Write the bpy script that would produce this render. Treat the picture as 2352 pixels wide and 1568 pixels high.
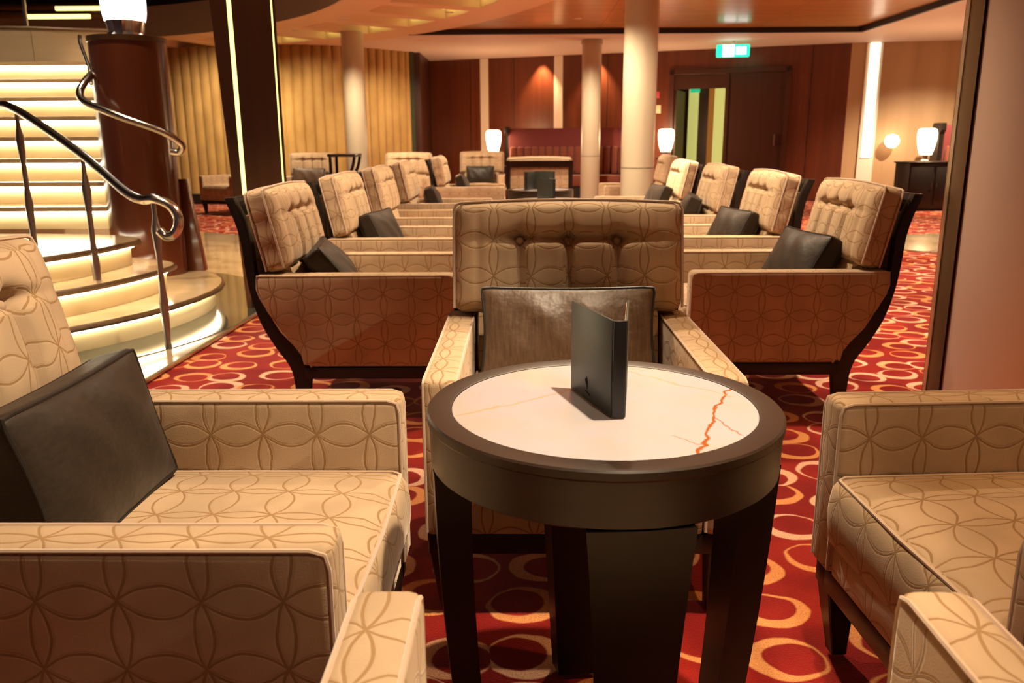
import bpy, bmesh, math, random
from math import sin, cos, pi, radians as RAD
from mathutils import Vector, Matrix

for o in list(bpy.data.objects): bpy.data.objects.remove(o)
SC = bpy.context.scene
COL = SC.collection

# ------------------------------------------------------------------ camera
TH, YAW, ROLL, CH = .2376, -.0117, -.0052, 1.08
R0 = Vector((cos(YAW), -sin(YAW), 0)); F0 = Vector((sin(YAW), cos(YAW), 0)); ZZ = Vector((0, 0, 1))
FW = F0*cos(TH) - ZZ*sin(TH); U0 = F0*sin(TH) + ZZ*cos(TH)
CR = R0*cos(ROLL) + U0*sin(ROLL); CU = R0*-sin(ROLL) + U0*cos(ROLL)
cd = bpy.data.cameras.new('camera'); cam = bpy.data.objects.new('camera', cd); COL.objects.link(cam)
mw = Matrix((CR, CU, -FW)).transposed().to_4x4(); mw.translation = Vector((0, 0, CH)); cam.matrix_world = mw
cd.sensor_width = 36; cd.lens = 1912.5*36/2352; cd.clip_start = .05; cd.clip_end = 100
cd.dof.use_dof = True; cd.dof.focus_distance = 1.7; cd.dof.aperture_fstop = 7
SC.camera = cam

# ------------------------------------------------------------------ world and exposure
w = bpy.data.worlds.new('world'); SC.world = w; w.use_nodes = True
w.node_tree.nodes['Background'].inputs[0].default_value = (1, .56, .58, 1)
w.node_tree.nodes['Background'].inputs[1].default_value = .06
SC.view_settings.view_transform = 'Standard'; SC.view_settings.look = 'None'
SC.view_settings.exposure = 0.0; SC.view_settings.gamma = 1.0; SC.view_settings.use_curve_mapping = False

WARM = (1, .78, .52)
# ceiling downlights: x, y, power, cone degrees, blend, aim x, aim y, z
DOWN = [
 (.52, 1.32, 40, 66, .5, -.80, 1.25, 'over the gap between the marble table and the closest right armchair'), (.28, 2.62, 12, 44, .5, .14, 2.15, 'above and behind the armchair at the round marble table'), (1.35, 1.45, 9, 80, .5, 1.4, 1.4, 'over the closest right armchair'),
 (.45, .45, 5, 80, .6, .45, .7, 'over the armchair at the bottom edge'), (.36, 3.75, 26, 115, .6, .30, 3.75, 'over the middle aisle between the front pair of row armchairs'), (.36, 5.05, 24, 115, .6, .3, 5.05, 'over the middle aisle between the second pair of row armchairs'),
 (-1.75, 3.0, 26, 80, .6, -1.9, 3.9, 'over the carpet corner beside the stairs'), (2.2, 4.4, 44, 90, .6, 2.3, 4.8, 'over the red aisle behind the mauve pillar'), (2.70, 1.80, 110, 42, .9, 2.1, 2.5, 'added in front of the mauve pillar to brighten it'),  # the spot before the mauve pillar is an added fill
 (.33, 6.40, 24, 115, .6, .3, 6.4, 'over the first far marble table'), (.33, 8.0, 28, 115, .6, .3, 8.0, 'between the far marble table and the black-framed chair back'), (.80, 7.2, 60, 26, .6, 1.5, 7.34, 'aimed at the spotlit armchair of the right row'),
 (3.2, 7.4, 60, 90, .6, 3.4, 7.9, 'over the right aisle beyond the mauve pillar'), (4.6, 9.4, 80, 90, .6, 4.6, 9.8, 'over the marble patch at right'), (.3, 10.1, 45, 100, .6, .2, 10.4, 'over the middle aisle beyond the near column'), (2.2, 10.5, 40, 90, .6, 2.2, 10.9, 'over the aisle right of the thick column'),
 (.95, 6.6, 32, 70, .8, 1.1, 8.6, 'added in front of the thick cream column to brighten it'), (.80, 12.4, 42, 75, .8, 1.1, 14.6, 'added in front of the slimmer cream column to brighten it'), (-2.3, 11.6, 32, 75, .8, -2.5, 13.4, 'added in front of the round column at left to brighten it'),  # spots added to brighten the three round columns
 (-2.6, 8.6, 170, 70, .6, -2.8, 8.9, 'over the stone floor left of the dark pillar'), (-3.3, 12.9, 26, 85, .9, -3.6, 15.6, 'added to brighten the gold padded wall'), (-.9, 11.2, 40, 85, .6, -.8, 12.2, 'over the far armchairs at left'), (-4.6, 13.18, 36, 90, .9, -5.2, 16.2, 'added to brighten the gold padded wall behind the stair column'),  # both gold-wall washers are added to lift the dark padded wall
 (-1.6, 14.2, 20, 90, .9, -2.6, 16.0, 'added to brighten the right end of the gold padded wall'), (-3.8, 12.6, 34, 80, .7, -4.4, 12.7, 'added over the far armchair beside the stair column to brighten it'), (-4.4, 6.6, 35, 70, .8, -4.4, 7.4, 'added high above the lit stairs to brighten the landing panel'), (-2.6, 5.0, 45, 60, .8, -2.5, 5.0, 'high above the foot of the stairs'),  # first three are added fills for padded wall, far armchair and landing panel
 (6.6, 12.6, 70, 95, .8, 6.7, 13.9, 'washing the beige right wall'),
]

# ------------------------------------------------------------------ material helpers
def mat(name, col=(.5, .5, .5), rough=.5, metal=0, emis=None, es=0, coat=0, sheen=0, spec=.5, trans=0, noise=None, bump=None):
    m = bpy.data.materials.new(name); m.use_nodes = True; nt = m.node_tree; b = nt.nodes['Principled BSDF']
    b.inputs['Base Color'].default_value = (*col, 1); b.inputs['Roughness'].default_value = rough; b.inputs['Metallic'].default_value = metal
    b.inputs['Specular IOR Level'].default_value = spec; b.inputs['Coat Weight'].default_value = coat; b.inputs['Coat Roughness'].default_value = .12
    b.inputs['Sheen Weight'].default_value = sheen; b.inputs['Transmission Weight'].default_value = trans
    if emis: b.inputs['Emission Color'].default_value = (*emis, 1); b.inputs['Emission Strength'].default_value = es
    if noise:      # (scale xyz, colour 2, detail)
        tc = nt.nodes.new('ShaderNodeTexCoord'); mp = nt.nodes.new('ShaderNodeMapping'); mp.inputs['Scale'].default_value = noise[0]
        nz = nt.nodes.new('ShaderNodeTexNoise'); nz.inputs['Scale'].default_value = 1; nz.inputs['Detail'].default_value = noise[2]
        cr = nt.nodes.new('ShaderNodeValToRGB'); cr.color_ramp.elements[0].position = .3; cr.color_ramp.elements[1].position = .7
        cr.color_ramp.elements[0].color = (*col, 1); cr.color_ramp.elements[1].color = (*noise[1], 1)
        nt.links.new(tc.outputs['Object'], mp.inputs['Vector']); nt.links.new(mp.outputs[0], nz.inputs['Vector'])
        nt.links.new(nz.outputs['Fac'], cr.inputs[0]); nt.links.new(cr.outputs[0], b.inputs['Base Color'])
    if bump:       # (scale, strength, distance)
        tc = nt.nodes.new('ShaderNodeTexCoord'); nz = nt.nodes.new('ShaderNodeTexNoise'); nz.inputs['Scale'].default_value = bump[0]; nz.inputs['Detail'].default_value = 4
        bp = nt.nodes.new('ShaderNodeBump'); bp.inputs['Strength'].default_value = bump[1]; bp.inputs['Distance'].default_value = bump[2]
        nt.links.new(tc.outputs['Object'], nz.inputs['Vector']); nt.links.new(nz.outputs['Fac'], bp.inputs['Height']); nt.links.new(bp.outputs[0], b.inputs['Normal'])
    return m

class N:      # tiny node-math writer
    def __init__(s, m): s.nt = m.node_tree; s.b = s.nt.nodes['Principled BSDF']
    def new(s, t, **k):
        n = s.nt.nodes.new(t)
        for a, v in k.items(): setattr(n, a, v)
        return n
    def ln(s, a, b): s.nt.links.new(a, b)
    def m(s, op, a, b=None, c=None):
        n = s.nt.nodes.new('ShaderNodeMath'); n.operation = op
        for i, v in enumerate((a, b, c)):
            if v is None: continue
            if isinstance(v, (int, float)): n.inputs[i].default_value = v
            else: s.ln(v, n.inputs[i])
        return n.outputs[0]
    def mix(s, f, a, b):
        n = s.nt.nodes.new('ShaderNodeMix'); n.data_type = 'RGBA'
        for v, i in ((f, 0), (a, 6), (b, 7)):
            if isinstance(v, tuple): n.inputs[i].default_value = (*v, 1)
            elif isinstance(v, (int, float)): n.inputs[i].default_value = v
            else: s.ln(v, n.inputs[i])
        return n.outputs[2]
    def sstep(s, x, lo, hi):
        n = s.nt.nodes.new('ShaderNodeMapRange'); n.interpolation_type = 'SMOOTHSTEP'
        s.ln(x, n.inputs[0]); n.inputs[1].default_value = lo; n.inputs[2].default_value = hi
        return n.outputs[0]

def fabric_mat(name, base, line, lu=.108, lv=.1, hw=.022):
    m = mat(name, base, .82, sheen=.32, spec=.12); n = N(m)
    n.b.inputs['Sheen Roughness'].default_value = .35; n.b.inputs['Sheen Tint'].default_value = (1, .86, .72, 1)
    uv = n.new('ShaderNodeUVMap'); sp = n.new('ShaderNodeSeparateXYZ'); n.ln(uv.outputs[0], sp.inputs[0])
    wob = n.new('ShaderNodeTexNoise'); wob.inputs['Scale'].default_value = 14; n.ln(uv.outputs[0], wob.inputs['Vector'])
    wo = n.m('MULTIPLY', n.m('SUBTRACT', wob.outputs['Fac'], .5), .10)
    a = n.m('ABSOLUTE', n.m('SUBTRACT', n.m('FRACT', n.m('ADD', n.m('DIVIDE', sp.outputs[0], lu), wo)), .5))
    b = n.m('ABSOLUTE', n.m('SUBTRACT', n.m('FRACT', n.m('ADD', n.m('DIVIDE', sp.outputs[1], lv), wo)), .5))
    A2 = n.m('SUBTRACT', 1, n.m('MULTIPLY', n.m('MULTIPLY', a, a), 4)); B2 = n.m('SUBTRACT', 1, n.m('MULTIPLY', n.m('MULTIPLY', b, b), 4))
    d1 = n.m('ABSOLUTE', n.m('SUBTRACT', b, n.m('SUBTRACT', .5, n.m('MULTIPLY', A2, .235))))
    d2 = n.m('MULTIPLY', n.m('ABSOLUTE', n.m('SUBTRACT', a, n.m('SUBTRACT', .5, n.m('MULTIPLY', B2, .12)))), 1.08)
    d = n.m('MINIMUM', d1, d2)
    ln_ = n.m('SUBTRACT', 1, n.sstep(d, hw*.6, hw*1.25))
    nz = n.new('ShaderNodeTexNoise'); nz.inputs['Scale'].default_value = 420; nz.inputs['Detail'].default_value = 2; n.ln(uv.outputs[0], nz.inputs['Vector'])
    cl = n.new('ShaderNodeTexNoise'); cl.inputs['Scale'].default_value = 7; n.ln(uv.outputs[0], cl.inputs['Vector'])
    base2 = tuple(c*.84 for c in base)
    c0 = n.mix(n.sstep(cl.outputs['Fac'], .35, .65), base, base2)
    c1 = n.mix(n.m('MULTIPLY', n.sstep(nz.outputs['Fac'], .4, .7), .18), c0, tuple(c*.72 for c in base))
    n.ln(n.mix(ln_, c1, line), n.b.inputs['Base Color'])
    h = n.m('ADD', n.m('MULTIPLY', n.sstep(d, 0, .06), .45), n.m('MULTIPLY', nz.outputs['Fac'], .22))
    h = n.m('ADD', h, n.m('MULTIPLY', ln_, .45))
    bp = n.new('ShaderNodeBump'); bp.inputs['Strength'].default_value = .45; bp.inputs['Distance'].default_value = .003
    n.ln(h, bp.inputs['Height']); n.ln(bp.outputs[0], n.b.inputs['Normal'])
    return m

def wood_mat(name, c1, c2, rough=.35, coat=.2, sc=(14, 14, .8)):
    return mat(name, c1, rough, coat=coat, noise=(sc, c2, 4))

M = {}
M['fabric'] = fabric_mat('patterned_velvet', (.50, .355, .225), (.30, .18, .085))
M['piping'] = mat('velvet_piping', (.50, .36, .26), .8, sheen=.45, spec=.15)
M['dark'] = mat('dark_stained_wood', (.012, .007, .005), .38, spec=.35, noise=((4, 4, 30), (.017, .010, .007), 3))
M['pillow'] = mat('dark_brown_satin', (.016, .010, .006), .5, spec=.35, sheen=.04, noise=((60, 60, 220), (.027, .017, .010), 3), bump=(9, .35, .02))
M['pillowp'] = mat('pillow_piping', (.014, .010, .008), .5)
M['satin'] = mat('taupe_slub_satin', (.07, .038, .020), .42, spec=.5, sheen=.2, noise=((160, 160, 14), (.12, .07, .04), 4), bump=(8, .5, .025))
M['tabwood'] = mat('espresso_table_wood', (.021, .012, .008), .36, spec=.5, noise=((6, 6, 40), (.030, .017, .011), 3))
M['chrome'] = mat('polished_steel', (.62, .58, .54), .18, 1)
M['steel'] = mat('satin_steel', (.38, .34, .31), .3, 1)
M['menu'] = mat('menu_leatherette', (.030, .033, .026), .42, spec=.45, bump=(300, .15, .001))
M['menuspine'] = mat('menu_spine', (.008, .008, .010), .4)
M['menupage'] = mat('menu_page', (.42, .26, .14), .6)
M['led'] = mat('warm_white_strip', (1, 1, 1), .4, emis=(1, .91, .66), es=24)
M['ledy'] = mat('yellow_strip', (1, 1, .5), .4, emis=(1, .92, .28), es=2.3)
M['bulb'] = mat('lamp_glass', (1, 1, 1), .3, emis=(1, .72, .42), es=9)
M['bulbc'] = mat('white_lamp_glass', (1, 1, 1), .3, emis=(1, .93, .84), es=7)
M['disc'] = mat('downlight_lens', (1, 1, 1), .3, emis=(1, .85, .62), es=14)
M['trimw'] = mat('white_painted_metal', (.75, .68, .6), .4)
M['soffit'] = mat('painted_soffit', (.80, .69, .60), .6)
M['ring'] = mat('ring_ceiling_paint', (.80, .62, .42), .6)
M['cream'] = mat('cream_gloss_fascia', (.66, .50, .36), .35)
M['fascia'] = mat('beige_fascia', (.45, .35, .23), .35, noise=((1.5, 1.5, 14), (.52, .41, .28), 3))
M['black'] = mat('plain_black', (.012, .008, .006), .5)  # even black for trims, joints, plinths and the cabinet
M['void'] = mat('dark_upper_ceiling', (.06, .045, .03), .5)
M['column'] = mat('cream_column_lacquer', (.55, .475, .35), .33, coat=.15)
M['pillar'] = mat('mauve_pillar_laminate', (.50, .35, .29), .45, noise=((.8, .8, .6), (.53, .39, .30), 2))
M['bronze'] = mat('bronze_trim', (.12, .07, .035), .4, .3)
M['brass'] = mat('champagne_trim', (.50, .40, .26), .3, .8)
M['panel'] = wood_mat('walnut_pillar_panel', (.055, .024, .010), (.080, .036, .015), .3, .3, (9, 9, .5))
M['newel'] = wood_mat('mahogany_column', (.095, .022, .008), (.14, .036, .012), .22, .5, (10, 10, .5))
M['wallwood'] = wood_mat('mahogany_wall', (.095, .021, .008), (.14, .033, .011), .38, .15, (12, 12, .5))
M['doorwood'] = wood_mat('dark_door_wood', (.045, .013, .007), (.060, .018, .009), .4, .1, (12, 12, .5))
M['beigewall'] = wood_mat('beige_wall_veneer', (.42, .26, .13), (.50, .32, .17), .45, .05, (5, 5, .3))
M['curtain'] = mat('gold_padded_wall_fabric', (.47, .29, .085), .7, sheen=.1, noise=((3, 3, 2.2), (.35, .20, .05), 5))
M['burg'] = mat('burgundy_velvet', (.14, .012, .012), .8, sheen=.3)
M['burgs'] = mat('rust_striped_velvet', (.20, .045, .02), .8, sheen=.2)
M['tread'] = mat('polished_beige_stone', (.52, .36, .20), .12, coat=.3, noise=((5, 5, 5), (.60, .45, .28), 5))
M['riser'] = mat('honey_onyx_riser', (.50, .37, .19), .3, noise=((2.2, 2.2, 9), (.60, .48, .28), 5))
M['nose'] = mat('bronze_nosing', (.13, .075, .035), .3, .4)
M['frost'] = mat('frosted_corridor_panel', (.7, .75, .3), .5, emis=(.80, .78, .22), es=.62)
M['amber'] = mat('glowing_amber_wood', (.50, .20, .03), .5, emis=(.7, .26, .03), es=.25)  # emission in the wood stands in for light in the corridor
M['exitg'] = mat('exit_sign_green', (0, .5, .3), .4, emis=(.02, .75, .45), es=1.6)
M['exitw'] = mat('exit_sign_white', (1, 1, 1), .4, emis=(.75, 1, .92), es=3.2)
M['redsign'] = mat('call_point_red', (.5, .05, .07), .4, emis=(.5, .08, .1), es=.15)
M['ivory'] = mat('ivory_plate', (.75, .62, .42), .4)
M['stripw'] = mat('white_wall_strip', (.80, .72, .60), .3)
M['wood_ceiling'] = None

def carpet_mat():
    m = mat('ring_patterned_carpet', (.35, .02, .01), .95, spec=.05, sheen=.15); n = N(m)
    tc = n.new('ShaderNodeTexCoord'); v0 = n.new('ShaderNodeMapping'); n.ln(tc.outputs['Object'], v0.inputs[0]); v0.inputs['Scale'].default_value = (1, 1, 0)
    def layer(scale, rnd, r1, r2, off, shift):
        mp = n.new('ShaderNodeMapping'); mp.inputs['Location'].default_value = shift; n.ln(v0.outputs[0], mp.inputs[0])
        dn = n.new('ShaderNodeTexNoise'); dn.inputs['Scale'].default_value = 9; n.ln(mp.outputs[0], dn.inputs['Vector'])
        da = n.new('ShaderNodeVectorMath', operation='SUBTRACT'); n.ln(dn.outputs['Color'], da.inputs[0]); da.inputs[1].default_value = (.5, .5, .5)
        ds = n.new('ShaderNodeVectorMath', operation='SCALE'); n.ln(da.outputs[0], ds.inputs[0]); ds.inputs['Scale'].default_value = .03
        pa = n.new('ShaderNodeVectorMath', operation='ADD'); n.ln(mp.outputs[0], pa.inputs[0]); n.ln(ds.outputs[0], pa.inputs[1])
        sc = n.new('ShaderNodeVectorMath', operation='SCALE'); n.ln(pa.outputs[0], sc.inputs[0]); sc.inputs['Scale'].default_value = scale
        fl = n.new('ShaderNodeVectorMath', operation='MULTIPLY'); n.ln(sc.outputs[0], fl.inputs[0]); fl.inputs[1].default_value = (1, 1, 0)
        vo = n.new('ShaderNodeTexVoronoi'); vo.voronoi_dimensions = '2D'; vo.inputs['Scale'].default_value = 1; vo.inputs['Randomness'].default_value = rnd
        n.ln(fl.outputs[0], vo.inputs['Vector'])
        sep = n.new('ShaderNodeSeparateColor'); n.ln(vo.outputs['Color'], sep.inputs[0])
        df = n.new('ShaderNodeVectorMath', operation='SUBTRACT'); n.ln(fl.outputs[0], df.inputs[0]); n.ln(vo.outputs['Position'], df.inputs[1])
        x = n.new('ShaderNodeSeparateXYZ'); n.ln(df.outputs[0], x.inputs[0])
        X = x.outputs[0]; Y = n.m('MULTIPLY', x.outputs[1], 1.12)
        d1 = n.m('SQRT', n.m('ADD', n.m('MULTIPLY', X, X), n.m('MULTIPLY', Y, Y)))
        an = n.m('MULTIPLY', sep.outputs[0], 6.283)
        X2 = n.m('SUBTRACT', X, n.m('MULTIPLY', n.m('COSINE', an), off)); Y2 = n.m('SUBTRACT', Y, n.m('MULTIPLY', n.m('SINE', an), off))
        d2 = n.m('SQRT', n.m('ADD', n.m('MULTIPLY', X2, X2), n.m('MULTIPLY', Y2, Y2)))
        e = .02
        rad = n.m('ADD', r1, n.m('MULTIPLY', n.m('SUBTRACT', sep.outputs[1], .5), .06))
        o = n.m('SUBTRACT', 1, n.sstep(n.m('SUBTRACT', d1, rad), -e, e))
        i = n.sstep(n.m('SUBTRACT', d2, n.m('SUBTRACT', rad, r1-r2)), -e, e)
        return n.m('MULTIPLY', o, i), sep.outputs[2], sep.outputs[1]
    f, cr, g = layer(5.0, .42, .46, .345, .09, (0.03, .02, 0))
    c = n.mix(n.sstep(cr, .40, .60), (.74, .30, .10), (.78, .46, .30))
    big = n.new('ShaderNodeTexNoise'); big.inputs['Scale'].default_value = 3.5; n.ln(tc.outputs['Object'], big.inputs['Vector'])
    base = n.mix(n.sstep(big.outputs['Fac'], .4, .62), (.20, .003, .003), (.31, .012, .006))
    col = n.mix(f, base, c)
    fz = n.new('ShaderNodeTexNoise'); fz.inputs['Scale'].default_value = 260; n.ln(tc.outputs['Object'], fz.inputs['Vector'])
    col2 = n.mix(n.m('MULTIPLY', n.sstep(fz.outputs['Fac'], .35, .7), .35), col, (.12, .01, .006))
    n.ln(col2, n.b.inputs['Base Color'])
    bp = n.new('ShaderNodeBump'); bp.inputs['Strength'].default_value = .5; bp.inputs['Distance'].default_value = .006
    n.ln(fz.outputs['Fac'], bp.inputs['Height']); n.ln(bp.outputs[0], n.b.inputs['Normal'])
    return m
M['carpet'] = carpet_mat()

def marble_floor():
    m = mat('polished_marble_floor', (.42, .30, .17), .10, coat=.2); n = N(m)
    tc = n.new('ShaderNodeTexCoord'); nz = n.new('ShaderNodeTexNoise'); nz.inputs['Scale'].default_value = 3; nz.inputs['Detail'].default_value = 7; n.ln(tc.outputs['Object'], nz.inputs['Vector'])
    br = n.new('ShaderNodeTexBrick'); n.ln(tc.outputs['Object'], br.inputs['Vector']); br.inputs['Scale'].default_value = 1.6; br.offset = 0
    br.inputs['Color1'].default_value = (1, 1, 1, 1); br.inputs['Color2'].default_value = (.86, .86, .86, 1); br.inputs['Mortar'].default_value = (.45, .4, .35, 1); br.inputs['Mortar Size'].default_value = .004
    br.inputs['Brick Width'].default_value = 1; br.inputs['Row Height'].default_value = 1
    c = n.mix(n.sstep(nz.outputs['Fac'], .35, .65), (.30, .20, .11), (.44, .33, .20))
    mx = n.new('ShaderNodeMix', data_type='RGBA', blend_type='MULTIPLY'); mx.inputs[0].default_value = 1; n.ln(c, mx.inputs[6]); n.ln(br.outputs[0], mx.inputs[7])
    n.ln(mx.outputs[2], n.b.inputs['Base Color']); return m
M['marble'] = marble_floor()
M['darkstone'] = mat('dark_green_polished_stone', (.025, .028, .022), .08, coat=.3, noise=((4, 4, 4), (.05, .05, .038), 5))

def wood_ceiling():
    m = mat('glossy_ceiling_veneer', (.52, .27, .09), .3, coat=.25); n = N(m)
    tc = n.new('ShaderNodeTexCoord'); mp = n.new('ShaderNodeMapping'); mp.inputs['Scale'].default_value = (.6, 5, 1); n.ln(tc.outputs['Object'], mp.inputs[0])
    nz = n.new('ShaderNodeTexNoise'); nz.inputs['Scale'].default_value = 2; nz.inputs['Detail'].default_value = 4; n.ln(mp.outputs[0], nz.inputs['Vector'])
    sp = n.new('ShaderNodeSeparateXYZ'); n.ln(tc.outputs['Object'], sp.inputs[0])
    j = n.m('ABSOLUTE', n.m('SUBTRACT', n.m('FRACT', n.m('DIVIDE', sp.outputs[1], .62)), .5)); j = n.sstep(j, .0, .012)
    k = n.m('ABSOLUTE', n.m('SUBTRACT', n.m('FRACT', n.m('DIVIDE', sp.outputs[0], 2.4)), .5)); k = n.sstep(k, .0, .004)
    c = n.mix(n.sstep(nz.outputs['Fac'], .35, .65), (.56, .33, .12), (.68, .42, .17))
    n.ln(n.mix(n.m('MULTIPLY', j, k), (.25, .12, .04), c), n.b.inputs['Base Color']); return m
M['wood_ceiling'] = wood_ceiling()

def onyx():
    m = mat('white_onyx', (.7, .66, .62), .13, coat=.25); n = N(m)
    tc = n.new('ShaderNodeTexCoord'); sp = n.new('ShaderNodeSeparateXYZ'); n.ln(tc.outputs['Object'], sp.inputs[0])
    wz = n.new('ShaderNodeTexNoise'); wz.inputs['Scale'].default_value = 16; wz.inputs['Detail'].default_value = 5; n.ln(tc.outputs['Object'], wz.inputs['Vector'])
    wob = n.m('MULTIPLY', n.m('SUBTRACT', wz.outputs['Fac'], .5), .05)
    X, Y = sp.outputs[0], sp.outputs[1]
    def vein(ax, ay, bx, by, wd):
        L = math.hypot(bx-ax, by-ay); ux, uy = (bx-ax)/L, (by-ay)/L
        px = n.m('SUBTRACT', X, ax); py = n.m('SUBTRACT', Y, ay)
        t = n.m('ADD', n.m('MULTIPLY', px, ux), n.m('MULTIPLY', py, uy))
        s = n.m('ADD', n.m('SUBTRACT', n.m('MULTIPLY', py, ux), n.m('MULTIPLY', px, uy)), wob)
        ex = n.m('MAXIMUM', n.m('MAXIMUM', n.m('MULTIPLY', t, -1), n.m('SUBTRACT', t, L)), 0)
        d = n.m('ADD', n.m('ABSOLUTE', s), ex)
        return n.m('SUBTRACT', 1, n.sstep(d, wd*.3, wd))
    strong = vein(.232, .095, .112, -.222, .0042)
    s2 = vein(.172, -.065, .190, -.150, .0026)
    s3 = vein(.085, -.155, .128, -.195, .0026)
    faint = n.m('MULTIPLY', vein(-.25, -.065, -.035, .092, .0045), .75)
    faint2 = n.m('MULTIPLY', vein(.055, .22, .225, .04, .005), .55)
    cl = n.new('ShaderNodeTexNoise'); cl.inputs['Scale'].default_value = 6; cl.inputs['Detail'].default_value = 3; n.ln(tc.outputs['Object'], cl.inputs['Vector'])
    c = n.mix(n.sstep(cl.outputs['Fac'], .4, .7), (.43, .41, .46), (.44, .39, .36))
    f = n.m('MINIMUM', n.m('ADD', n.m('ADD', strong, n.m('MULTIPLY', s2, .7)), n.m('MULTIPLY', s3, .6)), 1)
    c = n.mix(f, c, (.30, .09, .02)); c = n.mix(n.m('MAXIMUM', faint, faint2), c, (.50, .33, .16))
    n.ln(c, n.b.inputs['Base Color']); n.b.inputs['Subsurface Weight'].default_value = .0
    return m
M['onyx'] = onyx()

# ------------------------------------------------------------------ mesh helpers
def obj(name, bm, m, parent=None, smooth=True, loc=None, angle=40):
    bmesh.ops.recalc_face_normals(bm, faces=bm.faces)
    me = bpy.data.meshes.new(name); bm.to_mesh(me); bm.free()
    me.materials.append(M[m] if isinstance(m, str) else m)
    uvl = me.uv_layers.new(name='UVMap')
    for p in me.polygons:
        nx, ny, nz = (abs(c) for c in p.normal)
        ax = 2 if nz >= nx and nz >= ny*.9 else (0 if nx > ny else 1)
        for li in p.loop_indices:
            c = me.vertices[me.loops[li].vertex_index].co
            uvl.data[li].uv = (c.x, c.y) if ax == 2 else ((c.y, c.z) if ax == 0 else (c.x, c.z))
    if smooth:
        me.shade_smooth()
        me.set_sharp_from_angle(angle=RAD(angle))
    o = bpy.data.objects.new(name, me); COL.objects.link(o)
    if parent: o.parent = parent
    if loc: o.location = loc
    return o

def tag(o, label=None, cat=None, group=None, kind=None):
    for k, v in (('label', label), ('category', cat), ('group', group), ('kind', kind)):
        if v: o[k] = v
    return o
def thing(name, label, cat, loc=(0, 0, 0), rz=0, group=None):
    o = bpy.data.objects.new(name, None); COL.objects.link(o); o.location = loc; o.rotation_euler = (0, 0, rz)
    o.empty_display_size = .1
    return tag(o, label, cat, group)
def struct(name, bm, m, smooth=False):
    return tag(obj(name, bm, m, smooth=smooth), kind='structure')
def kids(o): return [c for c in bpy.data.objects if c.parent == o]
def dup(o, parent=None):
    c = o.copy(); COL.objects.link(c)
    if parent: c.parent = parent; c.matrix_parent_inverse = o.matrix_parent_inverse.copy()
    for k in kids(o): dup(k, c)
    return c

def box(bm, x0, x1, y0, y1, z0, z1, bev=0, seg=2):
    r = bmesh.ops.create_cube(bm, size=1)['verts']
    for v in r: v.co = Vector((x0+(v.co.x+.5)*(x1-x0), y0+(v.co.y+.5)*(y1-y0), z0+(v.co.z+.5)*(z1-z0)))
    if bev:
        es = list({e for v in r for e in v.link_edges})
        bmesh.ops.bevel(bm, geom=es, offset=bev, segments=seg, affect='EDGES', profile=.5)
    return bm
def nb(): return bmesh.new()
def prism(bm, poly, axis, a0, a1, bev=0, seg=2):
    """poly of 2-D points in the plane normal to axis ('x': (y,z), 'y': (x,z), 'z': (x,y))"""
    def P(p, a): return {'x': (a, p[0], p[1]), 'y': (p[0], a, p[1]), 'z': (p[0], p[1], a)}[axis]
    A = [bm.verts.new(P(p, a0)) for p in poly]; B = [bm.verts.new(P(p, a1)) for p in poly]
    fa = bm.faces.new(A); fb = bm.faces.new(B[::-1]); k = len(poly)
    for i in range(k): bm.faces.new((A[i], B[i], B[(i+1) % k], A[(i+1) % k]))
    if bev:
        es = list(set(fa.edges) | set(fb.edges))
        bmesh.ops.bevel(bm, geom=es, offset=bev, segments=seg, affect='EDGES', profile=.5)
    return bm
def lathe(bm, prof, c=(0, 0, 0), seg=32, a0=0, a1=2*pi):
    full = abs(a1-a0-2*pi) < 1e-6; k = seg if full else seg+1; rows = []
    for r, z in prof:
        rows.append([bm.verts.new((c[0]+r*cos(a0+(a1-a0)*i/seg), c[1]+r*sin(a0+(a1-a0)*i/seg), c[2]+z)) for i in range(k)])
    for a, b in zip(rows, rows[1:]):
        for i in range(seg): bm.faces.new((a[i], a[(i+1) % k], b[(i+1) % k], b[i]))
    if full:
        for row, r in ((rows[0], prof[0][0]), (rows[-1], prof[-1][0])):
            if r > 1e-5: bm.faces.new(row)
        bmesh.ops.remove_doubles(bm, verts=rows[0]+rows[-1], dist=1e-6)
    return bm
def tube(bm, pts, r, seg=10, closed=False):
    pts = [Vector(p) for p in pts]; k = len(pts); rings = []; up = None
    for i, p in enumerate(pts):
        if closed: t = (pts[(i+1) % k]-pts[i-1]).normalized()
        else: t = (pts[min(i+1, k-1)]-pts[max(i-1, 0)]).normalized()
        if up is None:
            up = Vector((0, 0, 1)) if abs(t.z) < .9 else Vector((1, 0, 0))
        u = (up - t*up.dot(t)).normalized(); up = u; v = t.cross(u)
        rr = r[i] if isinstance(r, (list, tuple)) else r
        rings.append([bm.verts.new(p+(u*cos(2*pi*j/seg)+v*sin(2*pi*j/seg))*rr) for j in range(seg)])
    for i in range(k if closed else k-1):
        a, b = rings[i], rings[(i+1) % k]
        for j in range(seg): bm.faces.new((a[j], a[(j+1) % seg], b[(j+1) % seg], b[j]))
    if not closed: bm.faces.new(rings[0]); bm.faces.new(rings[-1][::-1])
    return bm
def smooth_path(pts, n=6):
    out = []; P = [Vector(p) for p in pts]
    for i in range(len(P)-1):
        p0 = P[max(i-1, 0)]; p1 = P[i]; p2 = P[i+1]; p3 = P[min(i+2, len(P)-1)]
        for j in range(n):
            t = j/n
            out.append(.5*((2*p1)+(p2-p0)*t+(2*p0-5*p1+4*p2-p3)*t*t+(3*p1-p0-3*p2+p3)*t**3))
    out.append(P[-1]); return out
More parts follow.
